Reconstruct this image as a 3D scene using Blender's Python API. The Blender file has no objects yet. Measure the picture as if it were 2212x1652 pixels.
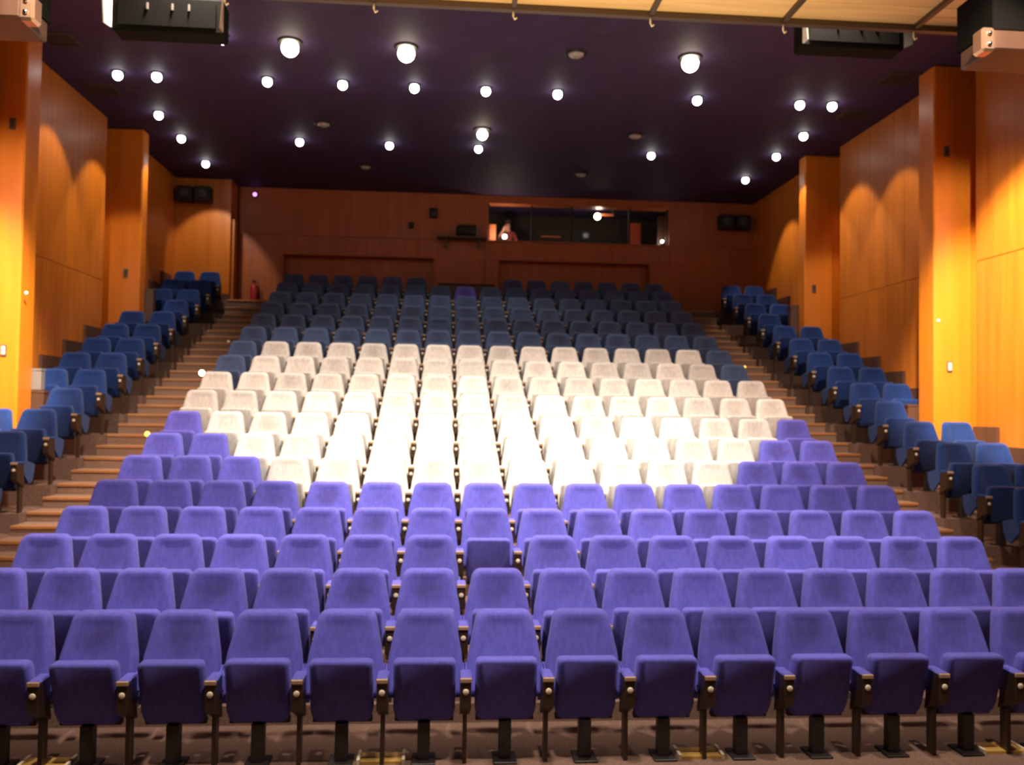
import bpy, bmesh, math, random
from mathutils import Matrix, Vector
random.seed(7)
S = bpy.context.scene
COL = S.collection

# ------------------------------------------------------------------ camera
EYE = 2.38                       # eye height above the front-row floor
cam_d = bpy.data.cameras.new('camera')
cam = bpy.data.objects.new('camera', cam_d); COL.objects.link(cam)
cam_d.sensor_width = 36.0
cam_d.lens = 1885.0 / 2212.0 * 36.0
R_ = Vector((0.996714, -0.079638, 0.014815))
D_ = Vector((0.017287, 0.03044, -0.999387))
F_ = Vector((0.079138, 0.996359, 0.031717))
m = Matrix((R_, -D_, -F_)).transposed().to_4x4()
m.translation = Vector((0, 0, EYE))
cam.matrix_world = m
cam_d.clip_end = 200
cam_d.dof.use_dof = True         # the photograph is soft all over: focus sits in front of the seats
cam_d.dof.focus_distance = 2.6
cam_d.dof.aperture_fstop = 3.6
S.camera = cam

# ------------------------------------------------------------------ world + view
W = bpy.data.worlds.new('world'); S.world = W; W.use_nodes = True
W.node_tree.nodes['Background'].inputs[0].default_value = (0.55, 0.42, 0.36, 1)
W.node_tree.nodes['Background'].inputs[1].default_value = 0.0
S.view_settings.view_transform = 'Standard'
S.view_settings.look = 'None'
S.view_settings.gamma = 1.0
S.view_settings.use_curve_mapping = False
S.view_settings.exposure = 0.1

# lamp power (W) per kind; the lamps themselves are built further down
P_HOUSE, P_SMALL, P_WALL, P_FRONT, P_STAGE = 400, 30, 230, 2250, 2000
WARM = (1.0, 0.86, 0.72)
NEUTRAL = (1.0, 0.86, 0.72)

# ------------------------------------------------------------------ dimensions
X0 = 0.738                       # centre line of the hall
PITCH = 0.55
ROWY = [6.25, 7.057, 7.881, 8.685, 9.474, 10.251, 11.032, 11.838, 12.653, 13.477, 14.301, 15.121,
        15.932, 16.744, 17.553, 18.358, 19.159, 19.959]
ROWZ = [0.002, 0.144, 0.292, 0.443, 0.632, 0.847, 1.08, 1.346, 1.641, 1.935, 2.231, 2.529, 2.845,
        3.162, 3.48, 3.798, 4.113, 4.415]
CEIL = 7.63
WALL = 6.95                      # panel face, measured from the centre line
BACKY = 21.2
LAND = 4.80                      # landing behind the last row
PILLARS = [(12.35, 12.78, 12.04), (17.0, 17.3, 16.4)]   # front, back, start of the recess before it
PIN = 6.5

# ------------------------------------------------------------------ materials
MATS = {}
def newmat(name):
    mt = bpy.data.materials.new(name); mt.use_nodes = True
    MATS[name] = mt
    return mt, mt.node_tree.nodes, mt.node_tree.links, mt.node_tree.nodes['Principled BSDF']

def plain(name, col, rough=0.6, metal=0.0, noise=0.0, scale=20.0, spec=0.5):
    mt, N, L, B = newmat(name)
    B.inputs['Base Color'].default_value = (*col, 1)
    B.inputs['Roughness'].default_value = rough
    B.inputs['Metallic'].default_value = metal
    B.inputs['Specular IOR Level'].default_value = spec
    if noise:
        tc = N.new('ShaderNodeTexCoord'); nz = N.new('ShaderNodeTexNoise'); nz.inputs['Scale'].default_value = scale
        nz.inputs['Detail'].default_value = 4
        mr = N.new('ShaderNodeMapRange'); mr.inputs[1].default_value = .3; mr.inputs[2].default_value = .7
        mr.inputs[3].default_value = 1 - noise; mr.inputs[4].default_value = 1 + noise
        mx = N.new('ShaderNodeMix'); mx.data_type = 'RGBA'; mx.blend_type = 'MULTIPLY'; mx.inputs[0].default_value = 1
        mx.inputs[6].default_value = (*col, 1)
        L.new(tc.outputs['Object'], nz.inputs['Vector']); L.new(nz.outputs[0], mr.inputs[0])
        L.new(mr.outputs[0], mx.inputs[7]); L.new(mx.outputs[2], B.inputs['Base Color'])
    return mt

def emit(name, col, strength):
    mt, N, L, B = newmat(name)
    B.inputs['Base Color'].default_value = (*col, 1)
    B.inputs['Emission Color'].default_value = (*col, 1)
    B.inputs['Emission Strength'].default_value = strength
    return mt

def fabric(name, col, worn, worn_amt=0.6):
    """woven seat cloth: weave mottling, a shade per chair, a greasy head-rest patch on some backs"""
    mt, N, L, B = newmat(name)
    B.inputs['Roughness'].default_value = 0.95
    B.inputs['Specular IOR Level'].default_value = 0.1
    B.inputs['Sheen Weight'].default_value = 0.35
    B.inputs['Sheen Roughness'].default_value = 0.6
    B.inputs['Sheen Tint'].default_value = (*[min(1, c * .7 + .3) for c in col], 1)
    tc = N.new('ShaderNodeTexCoord'); oi = N.new('ShaderNodeObjectInfo')
    # weave mottling stretched along the height
    mp = N.new('ShaderNodeMapping'); mp.inputs['Scale'].default_value = (34, 34, 11)
    nz = N.new('ShaderNodeTexNoise'); nz.inputs['Scale'].default_value = 1.0; nz.inputs['Detail'].default_value = 3
    off = N.new('ShaderNodeVectorMath'); off.operation = 'ADD'
    cb = N.new('ShaderNodeCombineXYZ'); sc = N.new('ShaderNodeMath'); sc.operation = 'MULTIPLY'; sc.inputs[1].default_value = 37.0
    L.new(oi.outputs['Random'], sc.inputs[0]); L.new(sc.outputs[0], cb.inputs[0]); L.new(sc.outputs[0], cb.inputs[2])
    L.new(tc.outputs['Object'], off.inputs[0]); L.new(cb.outputs[0], off.inputs[1])
    L.new(off.outputs[0], mp.inputs[0]); L.new(mp.outputs[0], nz.inputs['Vector'])
    mr = N.new('ShaderNodeMapRange'); mr.inputs[1].default_value = .3; mr.inputs[2].default_value = .7
    mr.inputs[3].default_value = .86; mr.inputs[4].default_value = 1.12
    L.new(nz.outputs[0], mr.inputs[0])
    # shade per chair
    mr2 = N.new('ShaderNodeMapRange'); mr2.inputs[3].default_value = .84; mr2.inputs[4].default_value = 1.1
    L.new(oi.outputs['Random'], mr2.inputs[0])
    mu = N.new('ShaderNodeMath'); mu.operation = 'MULTIPLY'
    L.new(mr.outputs[0], mu.inputs[0]); L.new(mr2.outputs[0], mu.inputs[1])
    # worn patch, centred where heads lean
    sp = N.new('ShaderNodeVectorMath'); sp.operation = 'SUBTRACT'; sp.inputs[1].default_value = (0, -.03, .80)
    s2 = N.new('ShaderNodeVectorMath'); s2.operation = 'MULTIPLY'; s2.inputs[1].default_value = (1.0, 0.2, 1.25)
    ln = N.new('ShaderNodeVectorMath'); ln.operation = 'LENGTH'
    L.new(tc.outputs['Object'], sp.inputs[0]); L.new(sp.outputs[0], s2.inputs[0]); L.new(s2.outputs[0], ln.inputs[0])
    nz2 = N.new('ShaderNodeTexNoise'); nz2.inputs['Scale'].default_value = 7; L.new(off.outputs[0], nz2.inputs['Vector'])
    ad = N.new('ShaderNodeMath'); ad.operation = 'MULTIPLY_ADD'; ad.inputs[1].default_value = .16; ad.inputs[2].default_value = -.08
    L.new(nz2.outputs[0], ad.inputs[0])
    su = N.new('ShaderNodeMath'); su.operation = 'ADD'; L.new(ln.outputs['Value'], su.inputs[0]); L.new(ad.outputs[0], su.inputs[1])
    mr3 = N.new('ShaderNodeMapRange'); mr3.interpolation_type = 'SMOOTHSTEP'
    mr3.inputs[1].default_value = .19; mr3.inputs[2].default_value = .03; mr3.inputs[3].default_value = 0; mr3.inputs[4].default_value = 1
    L.new(su.outputs[0], mr3.inputs[0])
    fr = N.new('ShaderNodeMath'); fr.operation = 'MULTIPLY'; fr.inputs[1].default_value = 7.31
    f2 = N.new('ShaderNodeMath'); f2.operation = 'FRACT'; L.new(oi.outputs['Random'], fr.inputs[0]); L.new(fr.outputs[0], f2.inputs[0])
    f3 = N.new('ShaderNodeMath'); f3.operation = 'MULTIPLY'; f3.inputs[1].default_value = worn_amt
    L.new(f2.outputs[0], f3.inputs[0])
    wf = N.new('ShaderNodeMath'); wf.operation = 'MULTIPLY'; L.new(mr3.outputs[0], wf.inputs[0]); L.new(f3.outputs[0], wf.inputs[1])
    mw = N.new('ShaderNodeMix'); mw.data_type = 'RGBA'; mw.inputs[6].default_value = (*col, 1); mw.inputs[7].default_value = (*worn, 1)
    L.new(wf.outputs[0], mw.inputs[0])
    mx = N.new('ShaderNodeMix'); mx.data_type = 'RGBA'; mx.blend_type = 'MULTIPLY'; mx.inputs[0].default_value = 1
    L.new(mw.outputs[2], mx.inputs[6]); L.new(mu.outputs[0], mx.inputs[7]); L.new(mx.outputs[2], B.inputs['Base Color'])
    return mt

def wood(name, c1, c2, rough=0.4, grain=(9, 9, .5), coat=0.08):
    mt, N, L, B = newmat(name)
    B.inputs['Roughness'].default_value = rough
    B.inputs['Coat Weight'].default_value = coat
    B.inputs['Coat Roughness'].default_value = 0.25
    tc = N.new('ShaderNodeTexCoord'); oi = N.new('ShaderNodeObjectInfo')
    cb = N.new('ShaderNodeVectorMath'); cb.operation = 'SCALE'; cb.inputs[0].default_value = (13, 7, 5)
    L.new(oi.outputs['Random'], cb.inputs['Scale'])
    ad = N.new('ShaderNodeVectorMath'); ad.operation = 'ADD'
    L.new(tc.outputs['Object'], ad.inputs[0]); L.new(cb.outputs[0], ad.inputs[1])
    mp = N.new('ShaderNodeMapping'); mp.inputs['Scale'].default_value = grain
    L.new(ad.outputs[0], mp.inputs[0])
    nz = N.new('ShaderNodeTexNoise'); nz.inputs['Scale'].default_value = 1; nz.inputs['Detail'].default_value = 5
    L.new(mp.outputs[0], nz.inputs['Vector'])
    cr = N.new('ShaderNodeMapRange'); cr.inputs[1].default_value = .25; cr.inputs[2].default_value = .75
    L.new(nz.outputs[0], cr.inputs[0])
    mx = N.new('ShaderNodeMix'); mx.data_type = 'RGBA'; mx.inputs[6].default_value = (*c1, 1); mx.inputs[7].default_value = (*c2, 1)
    L.new(cr.outputs[0], mx.inputs[0]); L.new(mx.outputs[2], B.inputs['Base Color'])
    return mt

fabric('cloth_purple', (.122, .112, .52), (.06, .045, .18), .7)
fabric('cloth_white', (.68, .65, .61), (.40, .34, .30), .55)
fabric('cloth_blue', (.060, .095, .195), (.036, .042, .085), .7)
fabric('cloth_side_blue', (.012, .036, .15), (.010, .020, .075), .5)
wood('wall_wood', (.42, .112, .006), (.60, .175, .011))
wood('pillar_wood_lit', (.58, .160, .008), (.72, .205, .011), .38)  # lighter copy of the wall wood: light on the pillars painted in
wood('back_wood_dim', (.32, .075, .014), (.44, .112, .020), .5)  # same wood darkened: dim light at the rear is put into the colour
wood('dado_wood', (.070, .028, .014), (.105, .045, .022), .5)
wood('arm_wood', (.026, .013, .006), (.050, .024, .010), .45, (40, 40, 6))
wood('nosing_wood', (.42, .165, .055), (.58, .26, .095), .45, (2, 20, 20))
wood('plank_gold', (.62, .36, .13), (.80, .52, .22), .5, (1.2, 14, 14))
plain('carpet', (.20, .12, .09), .95, noise=.25, scale=60, spec=.1)
plain('tread_carpet_lit', (.30, .18, .125), .95, noise=.25, scale=60, spec=.1)  # carpet lightened for the steps, light on their tops is in the colour
plain('ceiling_paint', (.054, .034, .088), .7, noise=.12, scale=3, spec=.2)
plain('black_metal', (.012, .010, .009), .5)
plain('black_box', (.018, .013, .010), .7, noise=.3, scale=6)
plain('flood_black', (.005, .004, .003), .9, spec=.1)
plain('brown_metal', (.055, .028, .016), .5)
plain('copper_metal', (.62, .36, .22), .3, .8)
plain('tan_edge', (.42, .26, .15), .5)
plain('disc_ivory', (.85, .72, .55), .35)
plain('pedestal_metal', (.02, .014, .012), .45)
plain('chrome', (.85, .8, .75), .15, 1.0)
plain('white_paint', (.9, .86, .78), .5)
plain('grey_plastic', (.20, .165, .14), .6)
plain('plate_bronze', (.10, .07, .045), .5)
plain('plate_ivory', (.75, .62, .42), .45)
plain('brass', (.70, .42, .10), .4, .3)
plain('red_paint', (.45, .02, .03), .35)
plain('orange_board', (.62, .16, .05), .6)
plain('red_board', (.52, .08, .03), .6)
plain('booth_dark', (.030, .020, .014), .8)
plain('skin', (.62, .28, .17), .55)
plain('shirt_red', (.22, .03, .025), .9)
plain('hair_dark', (.03, .018, .012), .7)
plain('vent_brown', (.055, .036, .026), .7)
plain('lamp_off', (.35, .30, .30), .3)
plain('cone_grey', (.05, .045, .05), .6)
emit('bulb_white', (1.0, .97, .92), 14)
emit('bulb_warm', (1.0, .86, .60), 16)
emit('bulb_aisle', (1.0, .60, .10), 2)
emit('bulb_violet', (.75, .25, .9), 3)
g, N, L, B = newmat('glass')
B.inputs['Base Color'].default_value = (.02, .02, .02, 1); B.inputs['Roughness'].default_value = .05
B.inputs['Alpha'].default_value = .12; B.inputs['Specular IOR Level'].default_value = .6

# ------------------------------------------------------------------ mesh helpers
def mesh_from(name, verts, faces, mat, smooth=False):
    me = bpy.data.meshes.new(name); me.from_pydata(verts, [], faces); me.update()
    if mat: me.materials.append(MATS[mat])
    if smooth:
        for p in me.polygons: p.use_smooth = True
    return me

def link(name, me, parent=None, loc=None):
    o = bpy.data.objects.new(name, me); COL.objects.link(o)
    if parent: o.parent = parent
    if loc: o.location = loc
    return o

def tag(o, label, cat, group=None):
    o['label'] = label; o['category'] = cat
    if group: o['group'] = group
    return o

def thing(name, label, cat, loc=(0, 0, 0), group=None):
    o = bpy.data.objects.new(name, None); COL.objects.link(o); o.location = loc
    o.empty_display_size = .1
    return tag(o, label, cat, group)

def struct(o):
    o['kind'] = 'structure'; return o

def box_data(x0, x1, y0, y1, z0, z1, bev=0.0):
    bm = bmesh.new(); bmesh.ops.create_cube(bm, size=1)
    for v in bm.verts:
        v.co = Vector(((x0 + x1) / 2 + v.co.x * (x1 - x0), (y0 + y1) / 2 + v.co.y * (y1 - y0), (z0 + z1) / 2 + v.co.z * (z1 - z0)))
    if bev: bmesh.ops.bevel(bm, geom=bm.edges[:], offset=bev, segments=1, affect='EDGES')
    return bm

def bm_mesh(name, bm, mat, smooth=False):
    me = bpy.data.meshes.new(name); bm.to_mesh(me); bm.free()
    if mat: me.materials.append(MATS[mat])
    if smooth:
        for p in me.polygons: p.use_smooth = True
    return me

def box(name, x0, x1, y0, y1, z0, z1, mat, parent=None, bev=0.0):
    """box mesh; its own origin sits at its base centre"""
    cx, cy = (x0 + x1) / 2, (y0 + y1) / 2
    me = bm_mesh(name, box_data(x0 - cx, x1 - cx, y0 - cy, y1 - cy, 0, z1 - z0, bev), mat)
    return link(name, me, parent, (cx, cy, z0))

def boxes(name, lst, mat, parent=None):
    bm = bmesh.new()
    for b in lst:
        t = box_data(*b); me = bpy.data.meshes.new('t'); t.to_mesh(me); t.free(); bm.from_mesh(me); bpy.data.meshes.remove(me)
    return link(name, bm_mesh(name, bm, mat), parent)

def lathe_mesh(name, prof, n, mat, smooth=True):
    vs, fs = [], []
    for r, z in prof:
        for k in range(n):
            a = 2 * math.pi * k / n; vs.append((r * math.cos(a), r * math.sin(a), z))
    for j in range(len(prof) - 1):
        for k in range(n):
            k2 = (k + 1) % n
            fs.append((j * n + k, j * n + k2, (j + 1) * n + k2, (j + 1) * n + k))
    fs.append(tuple(range(n - 1, -1, -1))); fs.append(tuple((len(prof) - 1) * n + k for k in range(n)))
    me = mesh_from(name, vs, fs, mat, smooth)
    bm = bmesh.new(); bm.from_mesh(me); bmesh.ops.recalc_face_normals(bm, faces=bm.faces[:]); bm.to_mesh(me); bm.free()
    return me

def tube_mesh(name, pts, r, mat, n=8):
    bm = bmesh.new(); rings = []
    pts = [Vector(p) for p in pts]
    for i, p in enumerate(pts):
        d = (pts[min(i + 1, len(pts) - 1)] - pts[max(i - 1, 0)]).normalized()
        a = d.orthogonal().normalized(); b = d.cross(a)
        rings.append([bm.verts.new(p + r * (math.cos(2 * math.pi * k / n) * a + math.sin(2 * math.pi * k / n) * b)) for k in range(n)])
    for i in range(len(rings) - 1):
        q = min(range(n), key=lambda s: (rings[i][0].co - rings[i + 1][s].co).length)
        for k in range(n):
            bm.faces.new((rings[i][k], rings[i][(k + 1) % n], rings[i + 1][(k + 1 + q) % n], rings[i + 1][(k + q) % n]))
    bm.faces.new(rings[0]); bm.faces.new(rings[-1])
    bmesh.ops.recalc_face_normals(bm, faces=bm.faces[:])
    return bm_mesh(name, bm, mat, True)

def prism_x(name, poly, x0, x1, mat, bev=0.0):
    """polygon in (y, z) pushed along x"""
    n = len(poly)
    vs = [(x0, y, z) for y, z in poly] + [(x1, y, z) for y, z in poly]
    fs = [tuple(range(n)), tuple(range(2 * n - 1, n - 1, -1))] + [(i, i + n, (i + 1) % n + n, (i + 1) % n) for i in range(n)]
    bm = bmesh.new(); bv = [bm.verts.new(v) for v in vs]
    for f in fs: bm.faces.new([bv[i] for i in f])
    bmesh.ops.recalc_face_normals(bm, faces=bm.faces[:])
    if bev: bmesh.ops.bevel(bm, geom=bm.edges[:], offset=bev, segments=1, affect='EDGES')
    return bm_mesh(name, bm, mat)

def cushion(name, outline, plane, layers, mat):
    """outline: closed list of (x, z); plane(z) gives the y of the middle plane; layers: (dy, inset)"""
    n = len(outline); vs, fs = [], []
    cxm = 0.0; czm = sum(p[1] for p in outline) / n
    hx = max(abs(p[0]) for p in outline); hz = (max(p[1] for p in outline) - min(p[1] for p in outline)) / 2
    for dy, ins in layers:
        for x, z in outline:
            X = x * (1 - ins / hx); Z = czm + (z - czm) * (1 - ins / hz)
            vs.append((X, plane(Z) + dy, Z))
    for j in range(len(layers) - 1):
        for k in range(n):
            k2 = (k + 1) % n; fs.append((j * n + k, j * n + k2, (j + 1) * n + k2, (j + 1) * n + k))
    fs.append(tuple(range(n))); fs.append(tuple((len(layers) - 1) * n + k for k in range(n)))
    me = mesh_from(name, vs, fs, mat, True)
    bm = bmesh.new(); bm.from_mesh(me); bmesh.ops.recalc_face_normals(bm, faces=bm.faces[:]); bm.to_mesh(me); bm.free()
    return me

def arc(cx, cz, r, a0, a1, n):
    return [(cx + r * math.cos(math.radians(a0 + (a1 - a0) * k / n)), cz + r * math.sin(math.radians(a0 + (a1 - a0) * k / n))) for k in range(n + 1)]

# ------------------------------------------------------------------ the shell
LX, RX = X0 - WALL, X0 + WALL
floor = struct(boxes('floor', [(X0 - 7.6, X0 + 7.6, -1.0, ROWY[1] - .335, -.30, 0.0)], 'carpet'))
ceiling = struct(boxes('ceiling', [(X0 - 7.6, X0 + 7.6, -1.0, 24.0, CEIL, CEIL + .2)], 'ceiling_paint'))

def riser(r): return ROWY[r] - .335 if r < 18 else 20.25          # y of the riser in front of row index r (0-based)
tiers = struct(bpy.data.objects.new('floor_tiers', None)); COL.objects.link(tiers)
for r in range(1, 18):
    y1 = riser(r + 1)
    for a, b in ((X0 - 4.5, X0 + 4.5), (LX - .3, X0 - 5.66), (X0 + 5.66, RX + .3)):
        box('tier', a, b, riser(r), y1, -.30, ROWZ[r], 'carpet', tiers)
box('landing', LX - .3, RX + .3, 20.25, 24.0, -.30, LAND, 'carpet', tiers)
for a, b in ((X0 - 5.66, X0 - 4.5), (X0 + 4.5, X0 + 5.66)):
    st = struct(bpy.data.objects.new('aisle_stairs', None)); COL.objects.link(st)
    st.location = ((a + b) / 2, riser(1), 0)
    edges = []
    for r in range(1, 18):
        y = riser(r); dz = ROWZ[r] - ROWZ[r - 1]
        edges += [(y - .2, ROWZ[r - 1] + dz / 2), (y + .2, ROWZ[r])]
    edges += [(20.03, ROWZ[17] + (LAND - ROWZ[17]) / 2)]
    for k, (y, z) in enumerate(edges):
        y1 = edges[k + 1][0] if k + 1 < len(edges) else 20.25
        s = box('step', a - st.location.x, b - st.location.x, y - st.location.y, y1 - st.location.y, -.30, z, 'tread_carpet_lit', st)
        me = bm_mesh('nosing', box_data(a - (a + b) / 2, b - (a + b) / 2, -.018, .035, -.032, .004, .004), 'nosing_wood')
        link('nosing', me, s, (0, -(y1 - y) / 2, z + .30))
    # the landing edge
    me = bm_mesh('nosing', box_data(a - (a + b) / 2, b - (a + b) / 2, -.018, .035, -.032, .004, .004), 'nosing_wood')
    link('nosing', me, st, (0, 20.25 - st.location.y, LAND))

def side_wall(name, s):
    w = struct(bpy.data.objects.new(name, None)); COL.objects.link(w); w.location = (X0 + s * WALL, 12, 0)
    def put(nm, xa, xb, y0, y1, z0, z1, mat, bev=0.0):
        x0_, x1_ = sorted((X0 + s * xa, X0 + s * xb))
        o = box(nm, x0_, x1_, y0, y1, z0, z1, mat, w, bev); o.location -= w.location; return o
    put('backing', WALL + .30, WALL + .45, -1.0, BACKY + .3, -.3, CEIL, 'wall_wood')
    spans = [(2.6, 12.04), (12.78, 16.4), (17.3, BACKY)]
    for a, b in spans:
        n = max(1, round((b - a) / 1.2)); d = (b - a) / n
        for k in range(n):
            for z0, z1 in ((-.3, 4.63), (4.638, CEIL)):
                put('panel', WALL, WALL + .30, a + k * d + .004, a + (k + 1) * d - .004, z0, z1, 'wall_wood', .004)
    return w
wall_l = side_wall('wall_left', -1); wall_r = side_wall('wall_right', 1)
for s, w in ((-1, 'left'), (1, 'right')):
    for k, (y0, y1, _) in enumerate(PILLARS):
        a, b = sorted((X0 + s * PIN, X0 + s * (WALL + .30)))
        lab = '%s wooden pillar on the %s wall, %s' % (('bright', 'orange')[k], w, ('nearer the stage', 'towards the back')[k])
        p = box('wood_pillar', a, b, y0, y1, -.3, CEIL, 'pillar_wood_lit', None, .02)
        struct(p); p['label'] = lab

# stepped dark dado along the side walls
for s, w in ((-1, 'left'), (1, 'right')):
    dd = struct(bpy.data.objects.new('baseboard_' + w, None)); COL.objects.link(dd)
    for r in range(4, 18):
        y0, y1 = riser(r), riser(r + 1)
        for a, b in ((y0, y1),):
            segs = [(a, b)]
            for (p0, p1, rc) in PILLARS:
                ns = []
                for q0, q1 in segs:
                    if q1 <= rc or q0 >= p1: ns.append((q0, q1)); continue
                    if q0 < rc: ns.append((q0, rc))
                    if q1 > p1: ns.append((p1, q1))
                segs = ns
            for q0, q1 in segs:
                if q1 - q0 < .03: continue
                xa, xb = sorted((X0 + s * (WALL - .05), X0 + s * WALL))
                box('dado_board', xa, xb, q0, q1, ROWZ[r], ROWZ[r] + .90, 'dado_wood', dd)

# back wall with the booth opening and two shallow alcoves
BX0, BX1, BZ0, BZ1 = 1.04, 5.54, 6.52, 7.44
AL = [(-3.89, -.24), (1.29, 5.08)]; AZ0, AZ1 = LAND, 6.06
wb = struct(bpy.data.objects.new('wall_back', None)); COL.objects.link(wb); wb.location = (X0, BACKY, LAND)
def bpanel(x0, x1, z0, z1, y0=BACKY, y1=BACKY + .3, nm='panel', mat='back_wood_dim'):
    o = box(nm, x0, x1, y0, y1, z0, z1, mat, wb, .003); o.location -= wb.location; return o
XA, XB = X0 - 5.66, RX + .3
cuts = [XA, AL[0][0], AL[0][1], .965, .975, AL[1][0], AL[1][1], XB]
for a, b in zip(cuts[:-1], cuts[1:]):
    if b - a < .02:
        bpanel(a, b, LAND, 6.5, BACKY + .02, nm='seam', mat='booth_dark'); continue
    if (a, b) in AL: continue
    bpanel(a, b, LAND, AZ1)
bpanel(XA, .965, AZ1, 6.50); bpanel(.975, XB, AZ1, 6.50)
bpanel(XA, BX0, 6.504, CEIL); bpanel(BX1, XB, 6.504, CEIL); bpanel(BX0, BX1, BZ1, CEIL); bpanel(BX0, BX1, 6.504, BZ0)
for a, b in AL:
    bpanel(a, b, LAND, AZ1, BACKY + .28, BACKY + .36, 'alcove_back')
    bpanel(a, b, AZ1 - .02, AZ1, BACKY + .0, BACKY + .3, 'alcove_head')
    for q in (a, b - .03):
        bpanel(q, q + .03, LAND, AZ1 + .01, BACKY - .015, BACKY + .28, 'jamb', 'back_wood_dim')
# left rear lobby block
lob = struct(boxes('wall_lobby', [(LX - .3, X0 - 5.70, 20.55, BACKY + .3, LAND, CEIL)], 'wall_wood'))
for k, y in enumerate((20.68, 20.92)):
    o = box('door_post', X0 - 5.70, X0 - 5.64, y, y + .08, LAND, CEIL - .9, 'wall_wood', lob)
skirt = struct(boxes('trim_1', [(LX, X0 - 5.70, 20.50, 20.55, LAND, LAND + .16)], 'dado_wood'))

# ------------------------------------------------------------------ control booth
for nm, q in (('wall_booth_back', (BX0 - .3, BX1 + .3, 23.3, 23.4, 5.7, CEIL)), ('wall_booth_left', (BX0 - .4, BX0 - .3, BACKY + .4, 23.4, 5.7, CEIL)),
              ('wall_booth_right', (BX1 + .3, BX1 + .4, BACKY + .4, 23.4, 5.7, CEIL)), ('floor_booth', (BX0 - .4, BX1 + .4, BACKY + .4, 23.4, 5.6, 5.7))):
    struct(box(nm, *q, 'booth_dark'))
win = struct(bpy.data.objects.new('window_1', None)); COL.objects.link(win); win.location = ((BX0 + BX1) / 2, BACKY + .1, BZ0)
mull = [BX0, 2.13, 3.10, 4.56, BX1]
for k, x in enumerate(mull):
    w_ = .05 if 0 < k < 4 else .04
    xx = min(max(x - w_ / 2, BX0), BX1 - w_)
    o = box('mullion', xx, xx + w_, BACKY + .08, BACKY + .14, BZ0, BZ1, 'booth_dark', win); o.location -= win.location
for a, b in zip(mull[:-1], mull[1:]):
    o = box('pane', a + .03, b - .03, BACKY + .105, BACKY + .111, BZ0 + .02, BZ1 - .02, 'glass', win); o.location -= win.location
o = box('sill', BX0, BX1, BACKY - .05, BACKY + .14, BZ0 - .03, BZ0, 'back_wood_dim', win); o.location -= win.location

desk = thing('booth_desk', 'dark control desk behind the booth window', 'desk', (3.5, 22.2, 5.7))
box('desk_top', -1.5, 1.5, -.4, .4, .70, .75, 'booth_dark', desk)
for x in (-1.45, 1.4): box('leg', x, x + .05, -.35, .35, 0, .70, 'booth_dark', desk)
mix = thing('mixing_console', 'low orange-lit console on the booth desk, right of the seated person', 'console', (2.75, 22.1, 6.45))
mix_b = link('body', prism_x('body', [(-.22, 0), (.22, 0), (.22, .34), (.10, .40), (-.22, .10)], -.33, .33, 'brown_metal', .01), mix)
box('panel', -.28, .22, .11, .20, .395, .43, 'orange_board', mix)
bd = [('narrow orange board standing at the left end of the booth window', 'orange_board', 1.14, .24, 21.75, 7.03),
      ('red board standing right of centre behind the booth window', 'red_board', 5.03, .30, 22.75, 7.40),
      ('brown board standing at the right end of the booth window', 'dado_wood', 5.47, .2, 21.68, 7.36)]
for lab, mt, x, w_, y, zt in bd:
    t = thing('standing_board', lab, 'board', (x, y, 5.7), 'boards in the booth')
    box('face', -w_ / 2, w_ / 2, -.012, .012, .02, zt - 5.7, mt, t)
    box('foot', -w_ / 2, w_ / 2, -.15, .15, 0, .02, 'booth_dark', t)

def lamp_light(name, kind, energy, color, loc, parent=None, target=None, size=.08, cone=80, blend=.35):
    ld = bpy.data.lights.new(name, kind); ld.energy = energy; ld.color = color
    if kind in ('POINT', 'SPOT'): ld.shadow_soft_size = size
    if kind == 'SPOT': ld.spot_size = math.radians(cone); ld.spot_blend = blend
    o = bpy.data.objects.new(name, ld); COL.objects.link(o); o.location = loc
    if parent: o.parent = parent
    if target is not None:
        d = Vector(target) - Vector(loc); o.rotation_euler = d.to_track_quat('-Z', 'Y').to_euler()
    return o

def globe(r, mat, n=14):
    return lathe_mesh('bulb', [(r * math.sin(math.radians(a)) + 1e-4, -r * math.cos(math.radians(a))) for a in range(0, 181, 20)], n, mat)

bl = thing('booth_lamp', 'bright lamp hanging inside the booth near its ceiling', 'lamp', (3.9, 22.1, 7.42))
link('bulb', globe(.085, 'bulb_warm'), bl, (0, 0, -.02)); box('arm', .06, .42, -.03, .03, .0, .05, 'orange_board', bl)
box('ceiling_bracket', .36, .42, -.03, .03, .05, .21, 'brown_metal', bl)
lamp_light('lamp_light', 'POINT', 8, WARM, (0, -.2, -.08), bl)
for x, lab in ((1.45, 'small white lamp glowing on the booth sill, below the seated person'), (5.37, 'small white lamp glowing at the right end of the booth sill')):
    t = thing('sill_lamp', lab, 'lamp', (x, BACKY - .02, BZ0), 'lamps on the booth sill')
    link('base', lathe_mesh('base', [(.05, 0), (.05, .02), (.02, .04), (.02, .06)], 10, 'black_metal'), t)
    link('bulb', globe(.055 if x < 2 else .035, 'bulb_white'), t, (0, 0, .1))
    lamp_light('lamp_light', 'POINT', 22 if x < 2 else 3, WARM, (0, .26, .2), t)

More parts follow.
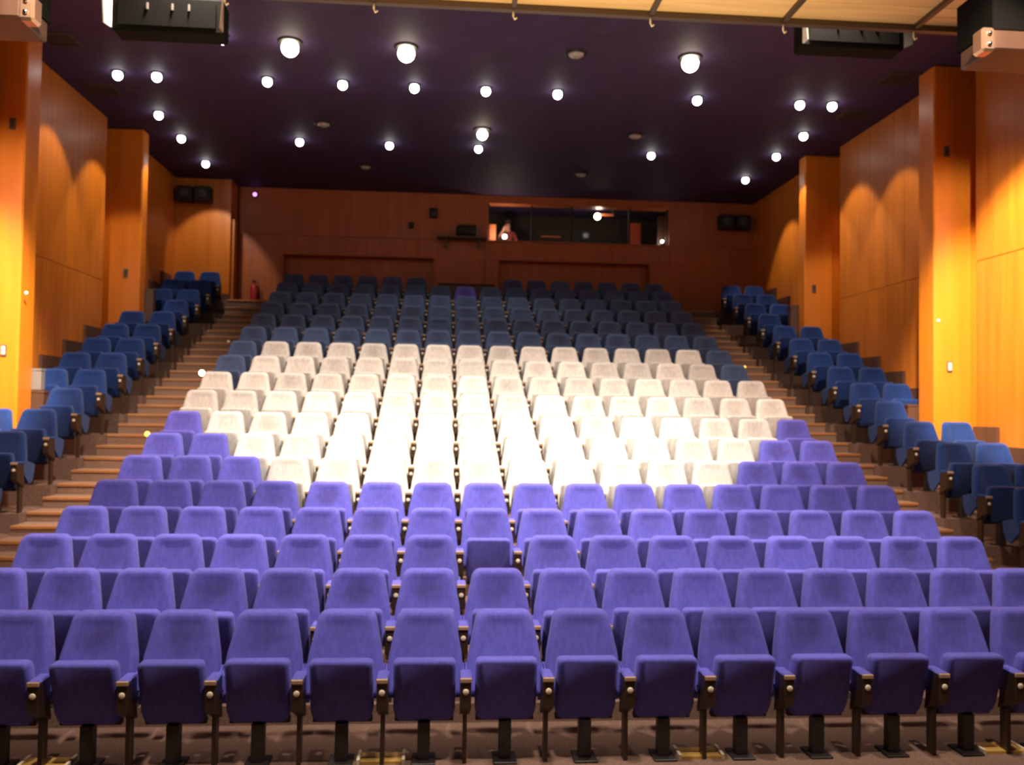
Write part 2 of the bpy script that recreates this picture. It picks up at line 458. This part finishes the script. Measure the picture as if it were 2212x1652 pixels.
# the person at the desk (skin-modifier figure, one continuous mesh)
def person():
    J = [(0, 0, 0), (0, -.02, .22), (0, -.05, .42), (0, -.07, .50), (0, -.10, .58), (0, -.11, .68),      # pelvis..head
         (.17, -.05, .41), (.24, -.16, .20), (.16, -.38, .14), (.12, -.45, .14),                           # right arm on the desk
         (-.17, -.06, .41), (-.25, -.22, .24), (-.15, -.36, .40), (-.10, -.38, .47),                       # left arm raised
         (.10, -.12, -.03), (.12, -.48, -.02), (.12, -.46, -.40), (.12, -.60, -.44),
         (-.10, -.12, -.03), (-.12, -.48, -.02), (-.12, -.46, -.40), (-.12, -.60, -.44)]
    Rr = [.13, .12, .13, .055, .075, .085, .06, .045, .035, .03, .06, .045, .035, .03, .085, .065, .05, .04, .085, .065, .05, .04]
    Ed = [(0, 1), (1, 2), (2, 3), (3, 4), (4, 5), (2, 6), (6, 7), (7, 8), (8, 9), (2, 10), (10, 11), (11, 12), (12, 13),
          (0, 14), (14, 15), (15, 16), (16, 17), (0, 18), (18, 19), (19, 20), (20, 21)]
    # fingers, four and a thumb on each hand
    for hand, dr in ((9, Vector((-.1, -1, -.1)).normalized()), (13, Vector((.2, -.5, .8)).normalized())):
        side = Vector((1, 0, 0))
        for q, (o, ln) in enumerate(((-.03, .055), (-.01, .065), (.01, .07), (.03, .06), (.045, .045))):
            base = Vector(J[hand]) + side * o * (1 if hand == 9 else -1) + dr * (.02 if q < 4 else -.01)
            J.append(tuple(base)); Rr.append(.010); Ed.append((hand, len(J) - 1))
            J.append(tuple(base + dr * ln * .6)); Rr.append(.009); Ed.append((len(J) - 2, len(J) - 1))
            J.append(tuple(base + dr * ln + Vector((0, -.01, -.015)))); Rr.append(.008); Ed.append((len(J) - 2, len(J) - 1))
    me = bpy.data.meshes.new('person'); me.from_pydata(J, Ed, [])
    o = bpy.data.objects.new('person', me); COL.objects.link(o)
    md = o.modifiers.new('skin', 'SKIN'); md.use_smooth_shade = True
    for i, v in enumerate(me.skin_vertices[0].data):
        v.radius = (Rr[i], Rr[i]); v.use_root = (i == 0)
    sb = o.modifiers.new('sub', 'SUBSURF'); sb.levels = 1; sb.render_levels = 1
    dg = bpy.context.evaluated_depsgraph_get()
    nm = bpy.data.meshes.new_from_object(o.evaluated_get(dg))
    o.modifiers.clear(); o.data = nm; nm.name = 'person'
    nm.materials.clear()
    for k in ('skin', 'shirt_red', 'hair_dark'): nm.materials.append(MATS[k])
    for p in nm.polygons:
        c = p.center; p.use_smooth = True
        p.material_index = 0 if c.z > .49 or c.y < -.30 and c.z > .05 else (2 if c.z < .02 else 1)
    return o
pe = person(); pe.location = (1.60, 22.4, 6.52)
tag(pe, 'person in a dark red top seated behind the booth window, one arm raised', 'person')
hair = link('hair', lathe_mesh('hair', [(.001, .105), (.05, .095), (.085, .06), (.098, .015), (.092, -.02), (.07, -.025)][::-1], 14, 'hair_dark'), pe, (0, -.095, .69))
for sx in (-1, 1):
    link('eye', globe(.011, 'black_metal', 8), pe, (sx * .033, -.19, .665))
link('nose', lathe_mesh('nose', [(.016, 0), (.012, .03), (.004, .045)], 8, 'skin'), pe, (0, -.195, .625))
link('mouth', bm_mesh('mouth', box_data(-.025, .025, -.004, .004, -.004, .004), 'shirt_red'), pe, (0, -.182, .605))
stl = thing('booth_stool', 'dark stool under the seated person in the booth', 'stool', (1.60, 22.45, 5.70))
link('seat', lathe_mesh('seat', [(.17, .60), (.19, .62), (.19, .65), (.17, .665)], 16, 'booth_dark'), stl)
link('column', lathe_mesh('column', [(.03, .02), (.03, .60)], 10, 'booth_dark'), stl)
link('base', lathe_mesh('base', [(.2, 0), (.2, .015), (.05, .03)], 16, 'booth_dark'), stl)

# ------------------------------------------------------------------ things on the back wall
pj = thing('projector_shelf', 'small wooden shelf on the back wall left of the booth window', 'shelf', (.40, BACKY - .2, 6.50))
box('board', -.60, .60, -.2, .2, 0, .03, 'dado_wood', pj)
for x in (-.4, .4): box('bracket', x, x + .03, -.1, .2, -.2, 0, 'dado_wood', pj)
pr = thing('projector', 'dark rounded projector on the shelf left of the booth window', 'projector', (.52, BACKY - .2, 6.53))
box('body', -.26, .26, -.17, .17, .03, .28, 'black_box', pr, .05)
link('lens', lathe_mesh('lens', [(.07, 0), (.07, .06), (.05, .07)], 14, 'black_metal'), pr, (-.1, -.16, .16)).rotation_euler = (math.pi / 2, 0, 0)
for x in (-.2, .2): box('foot', x - .02, x + .02, -.1, .1, 0, .04, 'black_metal', pr)
for x, z, s_, lab in ((-.29, 7.02, .10, 'small dark wall loudspeaker high on the back wall, nearer the booth'), (-.83, 6.75, .06, 'tiny dark box on the back wall, left of the wall loudspeaker')):
    t = thing('wall_speaker', lab, 'loudspeaker', (x, BACKY, z), 'small boxes on the back wall')
    box('cabinet', -s_, s_, -.16, 0, 0, s_ * 2.2, 'black_box', t, .01)
    link('cone', lathe_mesh('cone', [(s_ * .7, 0), (s_ * .6, .008), (s_ * .2, .0), (.001, .006)], 14, 'black_metal'), t, (0, -.162, s_ * 1.1)).rotation_euler = (math.pi / 2, 0, 0)
def cluster(x, y, z, lab):
    t = thing('loudspeaker_pair', lab, 'loudspeaker', (x, y, z))
    for q in (-.2, .2):
        c = box('cabinet', q - .18, q + .18, -.3, 0, 0, .34, 'black_box', t, .015)
        link('cone', lathe_mesh('cone', [(.12, 0), (.10, .012), (.03, .0), (.001, .012)], 16, 'cone_grey'), c, (0, -.152, .17)).rotation_euler = (math.pi / 2, 0, 0)
        bpy.context.view_layer.update()
cluster(7.15, BACKY, 6.95, 'pair of black loudspeakers high in the right rear corner')
cluster(-5.75, 20.55, 7.05, 'pair of black loudspeakers high on the wall above the left rear seats')
fe = thing('fire_extinguisher', 'red fire extinguisher by the back wall beside the left aisle top', 'fire extinguisher', (-4.50, BACKY - .14, LAND))
link('cylinder', lathe_mesh('cylinder', [(.075, 0), (.085, .02), (.085, .40), (.06, .46), (.025, .49), (.025, .52)], 16, 'red_paint'), fe)
box('valve', -.03, .03, -.05, .03, .52, .57, 'black_metal', fe)
link('hose', tube_mesh('hose', [(.03, 0, .54), (.10, -.02, .50), (.115, -.02, .34), (.105, -.02, .16)], .012, 'black_metal'), fe)
vl = thing('violet_lamp', 'tiny violet signal lamp at the top left of the back wall', 'lamp', (-4.55, BACKY, 7.38))
box('housing', -.05, .05, -.06, 0, 0, .12, 'black_metal', vl); link('bulb', globe(.045, 'bulb_violet'), vl, (0, -.08, .06))
# low dark desk in the gap of the last row
dk = thing('sound_desk', 'low dark desk in the gap at the centre of the back row', 'desk', (.50, 19.95, ROWZ[17]))
box('front', -.62, .62, -.10, -.06, 0, .80, 'dado_wood', dk); box('top', -.64, .64, -.12, .22, .80, .83, 'booth_dark', dk)
for x in (-.62, .58): box('side', x, x + .04, -.06, .22, 0, .80, 'dado_wood', dk)

# ------------------------------------------------------------------ chairs
top_r = .075
BO = [(-.262, .42), (-.24, .40), (.24, .40), (.262, .42), (.264, .56), (.250, .68)]
BO += arc(.193 - top_r + .012, .96 - top_r, top_r, 12, 90, 5)
BO += [(-x, z) for x, z in arc(.193 - top_r + .012, .96 - top_r, top_r, 12, 90, 5)[::-1]]
BO += [(-.250, .68), (-.264, .56)]
def bplane(z): return -.16 + (z - .40) / .56 * .16
BACK_L = [(.050, .05), (.052, .015), (.035, 0.0), (-.015, 0.0), (-.038, .008), (-.050, .022), (-.054, .045), (-.042, .09), (-.034, .15)]
SO = arc(-.172, .674, .036, 180, 90, 3) + arc(.172, .674, .036, 90, 0, 3) + [(.208, .35), (.192, .29), (.160, .265), (-.160, .265), (-.192, .29), (-.208, .35)]
def splane(z): return -.195 - (z - .265) / .455 * .135
SEAT_L = [(.055, .03), (.055, .008), (.045, 0), (-.03, 0), (-.048, .008), (-.055, .025)]
WING = [(.115, .555), (-.05, .60), (-.17, .565), (-.188, .47), (-.03, .325), (.05, .345), (.10, .45)]
PROTO = {}
def proto(key, fn):
    if key not in PROTO: PROTO[key] = fn()
    return PROTO[key]
def arm_mesh():
    bm = bmesh.new()
    poly = [(-.425, .585), (-.25, .585), (-.24, .40), (-.22, .30), (-.34, .36), (-.425, .40)]
    return prism_x('armrest', poly, -.036, .036, 'arm_wood', .006)
def pad_mesh(c): return bm_mesh('arm_pad', box_data(-.038, .038, -.415, -.235, .585, .607, .008), c)
def lip_mesh(): return bm_mesh('arm_lip', box_data(-.039, .039, -.434, -.415, .575, .605, .005), 'tan_edge')
def disc_mesh():
    me = lathe_mesh('number_disc', [(.020, 0), (.020, .006), (.015, .009)], 12, 'disc_ivory')
    me.transform(Matrix.Translation((0, -.425, .515)) @ Matrix.Rotation(math.pi / 2, 4, 'X')); return me
def ped_mesh():
    bm = box_data(-.042, .042, -.27, -.19, 0.012, .27, .006)
    t = box_data(-.08, .08, -.33, -.13, 0, .014, .004); me = bpy.data.meshes.new('t'); t.to_mesh(me); t.free(); bm.from_mesh(me); bpy.data.meshes.remove(me)
    t = box_data(-.20, .20, -.20, -.15, .25, .29, .005); me = bpy.data.meshes.new('t'); t.to_mesh(me); t.free(); bm.from_mesh(me); bpy.data.meshes.remove(me)
    return bm_mesh('pedestal', bm, 'pedestal_metal')
def leg_mesh(): return bm_mesh('leg', box_data(-.014, .014, -.30, -.22, 0, .34), 'arm_wood')

def chair(x, y, z, cloth, label, group, left_arm, right_arm, detail=True, seat_drop=0.0):
    t = thing('theatre_chair', label, 'chair', (x, y, z), group)
    link('backrest', proto('b' + cloth, lambda: cushion('backrest', BO, bplane, BACK_L, cloth)), t)
    so = link('seat', proto('s' + cloth, lambda: cushion('seat', SO, splane, SEAT_L, cloth)), t)
    if seat_drop:                                   # a seat that has not tipped all the way up
        so.matrix_local = Matrix.Translation((0, -.205, .265)) @ Matrix.Rotation(seat_drop, 4, 'X') @ Matrix.Translation((0, .205, -.265))
    if detail:
        for sgn in (-1, 1):
            link('side_wing', proto('w%d' % sgn + cloth, lambda: prism_x('side_wing', WING, sgn * .260 - .013, sgn * .260 + .013, cloth, .004)), t)
    link('pedestal', proto('p', ped_mesh), t)
    for sgn, on in ((-1, left_arm), (1, right_arm)):
        if not on: continue
        a = link('armrest', proto('a', arm_mesh), t, (sgn * PITCH / 2, 0, 0))
        link('arm_pad', proto('pad' + cloth, lambda: pad_mesh(cloth)), a)
        link('arm_lip', proto('lip', lip_mesh), a)
        link('number_disc', proto('disc', disc_mesh), a)
        if detail: link('leg', proto('leg', leg_mesh), a)
    return t

ORD = ['first', 'second', 'third', 'fourth', 'fifth', 'sixth', 'seventh', 'eighth', 'ninth', 'tenth', 'eleventh', 'twelfth',
       'thirteenth', 'fourteenth', 'fifteenth', 'sixteenth', 'seventeenth']
def row_words(r):
    return 'front row' if r == 1 else ('back row' if r == 18 else ORD[r - 1] + ' row from the front')
def cloth_of(r, i):
    if r <= 5: return 'cloth_purple'
    if r <= 8: return 'cloth_purple' if min(i, 15 - i) < 9 - r else 'cloth_white'
    if r <= 10: return 'cloth_white'
    if r <= 12: return 'cloth_blue' if i in (0, 15) else 'cloth_white'
    if r == 17 and i == 7: return 'cloth_purple'
    return 'cloth_blue'
WORD = {'cloth_purple': 'purple-blue', 'cloth_white': 'pale grey', 'cloth_blue': 'slate-blue'}
for r in range(1, 19):
    lo, hi = (1, 14) if r == 1 else (0, 15)
    for i in range(lo, hi + 1):
        if (r == 18 and i in (6, 7, 8)) or (r, i) == (3, 7): continue      # gaps in the seating
        c = cloth_of(r, i)
        if i < 8: n, end = i - lo, 'left'
        else: n, end = hi - i, 'right'
        place = ('at the %s end' % end) if n == 0 else '%s from the %s end' % (ORD[n], end)
        lab = '%s tip-up chair %s of the %s' % (WORD[c], place, row_words(r))
        first = i == lo or (r, i) in ((18, 9), (3, 8))
        drop = 0.0
        if (r, i) in ((2, 3), (2, 8)): drop = .10
        elif random.random() < .25: drop = random.uniform(0, .05)
        chair(X0 + (i - 7.5) * PITCH, ROWY[r - 1], ROWZ[r - 1], c, lab, '%s chairs of the centre block' % WORD[c],
              first, True, r <= 12, drop)
for s, w in ((-1, 'left'), (1, 'right')):
    for r in range(1, 19):
        for col, off in ((0, 5.97), (1, 6.52)):
            if w == 'left' and r < (6 if col == 0 else 8): continue
            if w == 'right' and r < (5 if col == 0 else 6): continue
            if col == 1 and r in (9, 15): continue
            where = ('beside the %s aisle steps' if col == 0 else 'against the %s wall') % w
            chair(X0 + s * off, ROWY[r - 1], ROWZ[r - 1], 'cloth_side_blue', 'deep blue tip-up chair %s, %s' % (where, row_words(r)),
                  'deep blue chairs of the %s side block' % w, True if s * (1 if col else -1) < 0 or (s > 0 and col == 0) else (col == 0 and s < 0 or col == 1 and s < 0),
                  (s > 0 and (col == 1 or (r in (9, 15)))) or (s > 0 and col == 0) or (s < 0 and col == 0), r <= 14)

# aisle marker lamps on the ends of four rows
for x, r, mt, rad, lab in ((X0 - 4.475, 8, 'bulb_aisle', .035, 'yellow marker lamp at the left aisle by the eighth row'),
                      (X0 - 4.475, 11, 'bulb_warm', .045, 'bright marker lamp at the left aisle by the eleventh row'),
                      (X0 - 4.475, 13, 'plate_ivory', .025, 'unlit marker lamp at the left aisle by the thirteenth row'),
                      (X0 + 4.475, 12, 'bulb_aisle', .025, 'small yellow marker lamp at the right aisle by the twelfth row')):
    t = thing('aisle_lamp', lab, 'lamp', (x, ROWY[r - 1] - .30, ROWZ[r - 1]), 'aisle marker lamps')
    sg = -1 if x < X0 else 1
    box('post', -.012, .012, -.012, .012, 0, .62, 'black_metal', t)
    link('bulb', globe(rad, mt), t, (sg * .02, -.02, .66))

# ------------------------------------------------------------------ plinths behind the pillars, wall plates, floor plates
for s, w in ((-1, 'left'), (1, 'right')):
    for k, (y0, zt) in enumerate(((12.80, 2.56), (17.32, 4.62))):
        xa, xb = sorted((X0 + s * 6.34, X0 + s * 6.88))
        t = thing('wood_plinth', 'dark wooden plinth behind the %s pillar on the %s wall' % (('nearer', 'farther')[k], w), 'plinth', ((xa + xb) / 2, y0 + .08, ROWZ[(8, 14)[k]]), 'plinths behind the pillars')
        h = zt - ROWZ[(8, 14)[k]]
        box('body', -.26, .26, -.07, .07, 0, h - .03, 'dado_wood', t); box('top', -.27, .27, -.08, .08, h - .03, h, 'dado_wood', t)
gb = thing('grey_box', 'grey box on the plinth behind the nearer left pillar', 'box', (-5.78, 12.88, 2.56))
box('body', -.12, .12, -.07, .07, 0, .28, 'grey_plastic', gb, .012); box('lid', -.125, .125, -.075, .075, .28, .31, 'grey_plastic', gb)
for lab, x, y, z, mt in (('bronze wall plate high on the nearer left pillar', -5.93, 12.35, 6.20, 'plate_bronze'),
                 ('ivory wall plate low on the nearer left pillar', -5.95, 12.35, 3.09, 'plate_ivory'),
                 ('bronze wall plate high on the nearer right pillar', 7.43, 12.35, 6.33, 'plate_bronze'),
                 ('ivory wall plate low on the nearer right pillar', 7.47, 12.35, 3.12, 'plate_ivory'),
                 ('bronze wall plate on the farther left pillar', -6.02, 17.0, 4.87, 'plate_bronze'),
                 ('bronze wall plate on the farther right pillar', 7.43, 17.0, 4.92, 'plate_bronze')):
    t = thing('wall_plate', lab, 'wall plate', (x, y, z), 'wall plates on the pillars')
    box('frame', -.04, .04, -.02, 0, -.08, .08, 'plate_bronze', t, .004)
    box('face', -.025, .025, -.028, -.02, -.055, .055, mt if mt != 'plate_bronze' else 'brown_metal', t, .002)
for x, z, w in ((-5.68, 3.88, 'left'), (7.30, 3.80, 'right')):
    t = thing('wall_button', 'tiny white button on the inner edge of the nearer %s pillar' % w, 'button', (x, 12.35, z), 'buttons on the pillars')
    link('button', lathe_mesh('button', [(.022, 0), (.022, .012), (.016, .016)], 12, 'white_paint'), t).rotation_euler = (math.pi / 2, 0, 0)
for k, (x, w) in enumerate(((-2.55, 'leftmost'), (-.37, 'second from the left'), (1.82, 'third from the left'), (4.01, 'rightmost'))):
    t = thing('floor_plate', 'yellowish plate on the floor under the front row, %s of four' % w, 'floor plate', (x, 6.04, 0), 'floor plates under the front row')
    box('plate', -.15, .15, -.08, .08, 0, .02, 'brass', t)
    for q in (-.16, .14): box('rim', q, q + .02, -.09, .09, 0, .035, 'plate_ivory', t)

# ------------------------------------------------------------------ ceiling lamps
RING_S = lathe_mesh('trim_ring', [(.105, 0), (.105, -.012), (.085, -.02), (.075, -.005)], 20, 'black_metal')
RING_B = lathe_mesh('trim_ring', [(.17, 0), (.17, -.015), (.14, -.03), (.125, -.008)], 24, 'black_metal')
BULB_S = globe(.075, 'bulb_white'); BULB_B = globe(.125, 'bulb_warm', 18); BULB_M = globe(.10, 'bulb_warm', 18)
OFF_B = lathe_mesh('lens', [(.001, -.06), (.07, -.055), (.11, -.03), (.12, 0)], 18, 'lamp_off')
def downlight(x, y, label, group, power, cone, aim=None, bulb=BULB_S, ring=RING_S, color=NEUTRAL, blend=.3, size=.07, hang=0.0):
    t = thing('ceiling_lamp', label, 'lamp', (x, y, CEIL - hang), group)
    link('trim_ring', ring, t)
    link('bulb', bulb, t, (0, 0, -.06 if bulb is BULB_S else -.10))
    if hang: box('stem', -.015, .015, -.015, .015, 0, hang, 'black_metal', t)
    lamp_light('lamp_light', 'SPOT', power, color, (0, 0, -.15 if bulb is BULB_S else -.25), t, aim or (0, 0, -5), size, cone, blend)
    return t
def lampname(kind, k, n, row): return '%s ceiling lamp, %s from the left in the %s' % (kind, ORD[k], row)
HOUSE1 = [(-2.27, 12.60, 1), (-.61, 12.60, 1), (1.87, 12.55, 0), (3.56, 12.48, 1)]
HOUSE2 = [(-2.28, 16.22, 0), (.66, 16.2, 1), (3.56, 16.18, 0)]
HOUSE3 = [(-1.75, 19.0, 0), (2.97, 18.97, 0)]
for row, lst in (('nearer row of large lamps', HOUSE1), ('middle row of large lamps', HOUSE2), ('rear row of large lamps', HOUSE3)):
    for k, (x, y, on) in enumerate(lst):
        lab = ('large glowing' if on else 'large unlit') + ' ceiling lamp, %s from the left in the %s' % (ORD[k], row)
        if on: downlight(x, y, lab, 'large house lamps', P_HOUSE * (1 if y < 14 else .4), 116, None, BULB_B if y < 14 else BULB_M, RING_B, WARM, .6, .12)
        else:
            t = thing('ceiling_lamp', lab, 'lamp', (x, y, CEIL), 'large house lamps')
            link('trim_ring', RING_B, t); link('lens', OFF_B, t)
XS1 = [-5.2, -4.6, -2.88, -1.69, -.54, .62, 1.80, 4.14, 5.90, 6.46]
for k, x in enumerate(XS1):
    wallside = k in (0, 9)
    downlight(x, 14.08, 'small white ceiling lamp, %s from the left in the long row' % ORD[k], 'small ceiling lamps', P_WALL * .75 if wallside else P_SMALL, 70 if wallside else 78, ((-1.1 if k == 0 else 1.1), 0, -3.2) if wallside else None)
for k, x in enumerate((-2.88, -1.13, .63, 4.13)):
    downlight(x, 17.25, 'small white ceiling lamp, %s from the left in the short rear row' % ORD[k], 'small ceiling lamps', P_SMALL, 78)
for s, w, ys in ((-1, 'left', (15.96, 17.32, 19.08)), (1, 'right', (15.67, 17.0, 18.8))):
    for k, y in enumerate(ys):
        downlight(X0 + s * 5.9, y, 'small white ceiling lamp above the %s aisle, %s towards the back' % (w, ORD[k]), 'aisle ceiling lamps', P_WALL * (.8, .6, (.6, .7)[s > 0])[k], 70 if (k < 2 or s > 0) else 60, (s * 1.1, 0, -3.2) if (k < 2 or s > 0) else (-.2, 1.5, -1.9))
downlight(-3.2, 12.5, 'small white ceiling lamp right beside the hanging black flood on the left', 'small ceiling lamps', P_SMALL, 78)
# lamps nearer the stage, above the top edge of the photograph
for k, x in enumerate((-2.27, .63, 3.56)):
    downlight(x, 8.0, 'large ceiling lamp over the front rows, %s from the left' % ORD[k], 'large house lamps', P_FRONT, 88, (0, 2.5, -6), BULB_B, RING_B, WARM, 1.0, .12)
    downlight(x, 4.7, 'large lamp hung over the stage edge, %s from the left' % ORD[k], 'large house lamps', P_FRONT * .28, 96, (0, 3.0, -5), BULB_B, RING_B, WARM, .5, .12, 1.6)
for s, w in ((-1, 'left'), (1, 'right')):
    downlight(X0 + s * 5.2, 7.0, 'stage lamp hung beside the %s wall, lighting the nearer pillar' % w, 'side lamps near the stage', P_WALL * 6, 42, (s * 1.55, 5.3, -2.2), BULB_S, RING_S, NEUTRAL, .6, .09, 1.2)
    downlight(X0 + s * 4.3, 8.4, 'stage lamp hung near the %s wall, lighting the panels before the nearer pillar' % w, 'side lamps near the stage', P_WALL * 32, 46, (s * 2.65, 2.4, -2.9), BULB_S, RING_S, NEUTRAL, .6, .09, 0.6)
# vents
for x, y, lab in ((-5.6, 12.9, 'brown ceiling vent beside the nearer left pillar'), (-5.75, 14.9, 'brown ceiling vent behind the nearer left pillar'),
                  (7.0, 12.9, 'brown ceiling vent beside the nearer right pillar'), (7.1, 14.6, 'brown ceiling vent behind the nearer right pillar')):
    t = thing('ceiling_vent', lab, 'vent', (x, y, CEIL), 'ceiling vents')
    for a, b, c, d in ((-.25, .25, -.25, -.21), (-.25, .25, .21, .25), (-.25, -.21, -.21, .21), (.21, .25, -.21, .21)):
        box('frame', a, b, c, d, -.015, 0, 'vent_brown', t)
    for q in range(6): box('slat', -.21, .21, -.19 + q * .068, -.16 + q * .068, -.012, -.002, 'vent_brown', t)

# ------------------------------------------------------------------ lighting bridge and hung gear near the stage
br = thing('lighting_bridge', 'golden-lit timber lighting bridge crossing the top of the hall', 'bridge', (X0, 7.0, 5.755))
for k in range(5):
    y1 = .17 - k * .16
    box('plank', -4.1, 3.80, y1 - .152, y1, .02, .05, 'plank_gold', br, .004)
box('edge_beam', -4.15, 3.85, .17, .23, -.03, .10, 'brown_metal', br)
for x in (-3.75, -2.57, -1.36, -.20, .97, 2.13, 3.30):
    j = box('joist', x - .02, x + .02, -.63, .17, -.02, .02, 'brown_metal', br)
    link('hook', tube_mesh('hook', [(0, .43, .0), (0, .435, -.05), (.012, .44, -.075), (.03, .44, -.06)], .009, 'plate_ivory'), j)
for x in (-3.9, 3.6):
    for y in (-.55, .1): box('hanger', x - .015, x + .015, y - .015, y + .015, .05, CEIL - 5.72, 'black_metal', br)
lamp_light('lamp_light', 'SPOT', P_STAGE, (1, .80, .45), (0.2, 3.2, 1.0), None, (0.3, 7.0, 5.7), .2, 75, .8)

def flood(x0, x1, y, z0, z1, lab, left, right):
    t = thing('hanging_flood', lab, 'floodlight', ((x0 + x1) / 2, y, z0), 'black floods hung from the ceiling')
    h = (x1 - x0) / 2; H = z1 - z0
    box('housing', -h, h, 0, .25, 0, H, 'flood_black', t, .015)
    box('front_glass', -h + .06, h - .06, -.012, 0, .05, H - .05, 'flood_black', t)
    for sgn, on in ((-1, left), (1, right)):
        me = mesh_from('side_flap', [(sgn * (h - .005), 0, .02), (sgn * (h + .008), -.14, .0), (sgn * (h + .03), -.14, H - .02), (sgn * (h - .005), 0, H - .02),
                                     (sgn * (h + .01), .0, .02), (sgn * (h + .02), -.14, .0), (sgn * (h + .042), -.14, H - .02), (sgn * (h + .01), 0, H - .02)],
                       [(0, 1, 2, 3), (7, 6, 5, 4), (0, 4, 5, 1), (3, 2, 6, 7), (1, 5, 6, 2), (0, 3, 7, 4)], on)
        link('side_flap', me, t)
    for q in (-.35, .1, .4): box('clip', q * h - .008, q * h + .008, -.025, -.012, H * .6, H * .78, 'grey_plastic', t)
    for q in (-.6, .6): box('stem', q * h - .015, q * h + .015, .1, .13, H, CEIL - z0, 'black_metal', t)
flood(-3.10, -2.10, 8.2, 5.83, 6.16, 'black flood with pale side flaps hung at the upper left', 'white_paint', 'copper_metal')
flood(3.47, 4.50, 8.2, 6.0, 6.30, 'black flood with a bright left flap hung at the upper right', 'white_paint', 'black_box')

def corner_gear(x, y, z, s, lab):
    t = thing('stage_speaker', lab, 'loudspeaker', (x, y, z), 'boxes clamped beside the bridge')
    a, b = sorted((0, s * .8))
    box('cabinet', a, b, 0, .45, .12, .49, 'flood_black', t, .01); box('apron', a, b, -.01, .40, -.02, .12, 'dado_wood', t, .01)
    c = box('clamp', min(0, -s * .10), max(0, -s * .10), -.03, .10, -.045, .13, 'copper_metal', t, .018)
    for q in (.05, .125):
        link('bolt', lathe_mesh('bolt', [(.016, 0), (.016, .012), (.009, .018)], 10, 'chrome'), c, (0, -.065, q)).rotation_euler = (math.pi / 2, 0, 0)
    box('stem', s * .40 - .02, s * .40 + .02, .2, .24, .49, CEIL - z - .005, 'black_metal', t)
corner_gear(-2.79, 5.85, 4.91, -1, 'dark box with a copper clamp in the top left corner')
corner_gear(3.87, 5.85, 5.02, 1, 'dark box with a copper clamp in the top right corner')
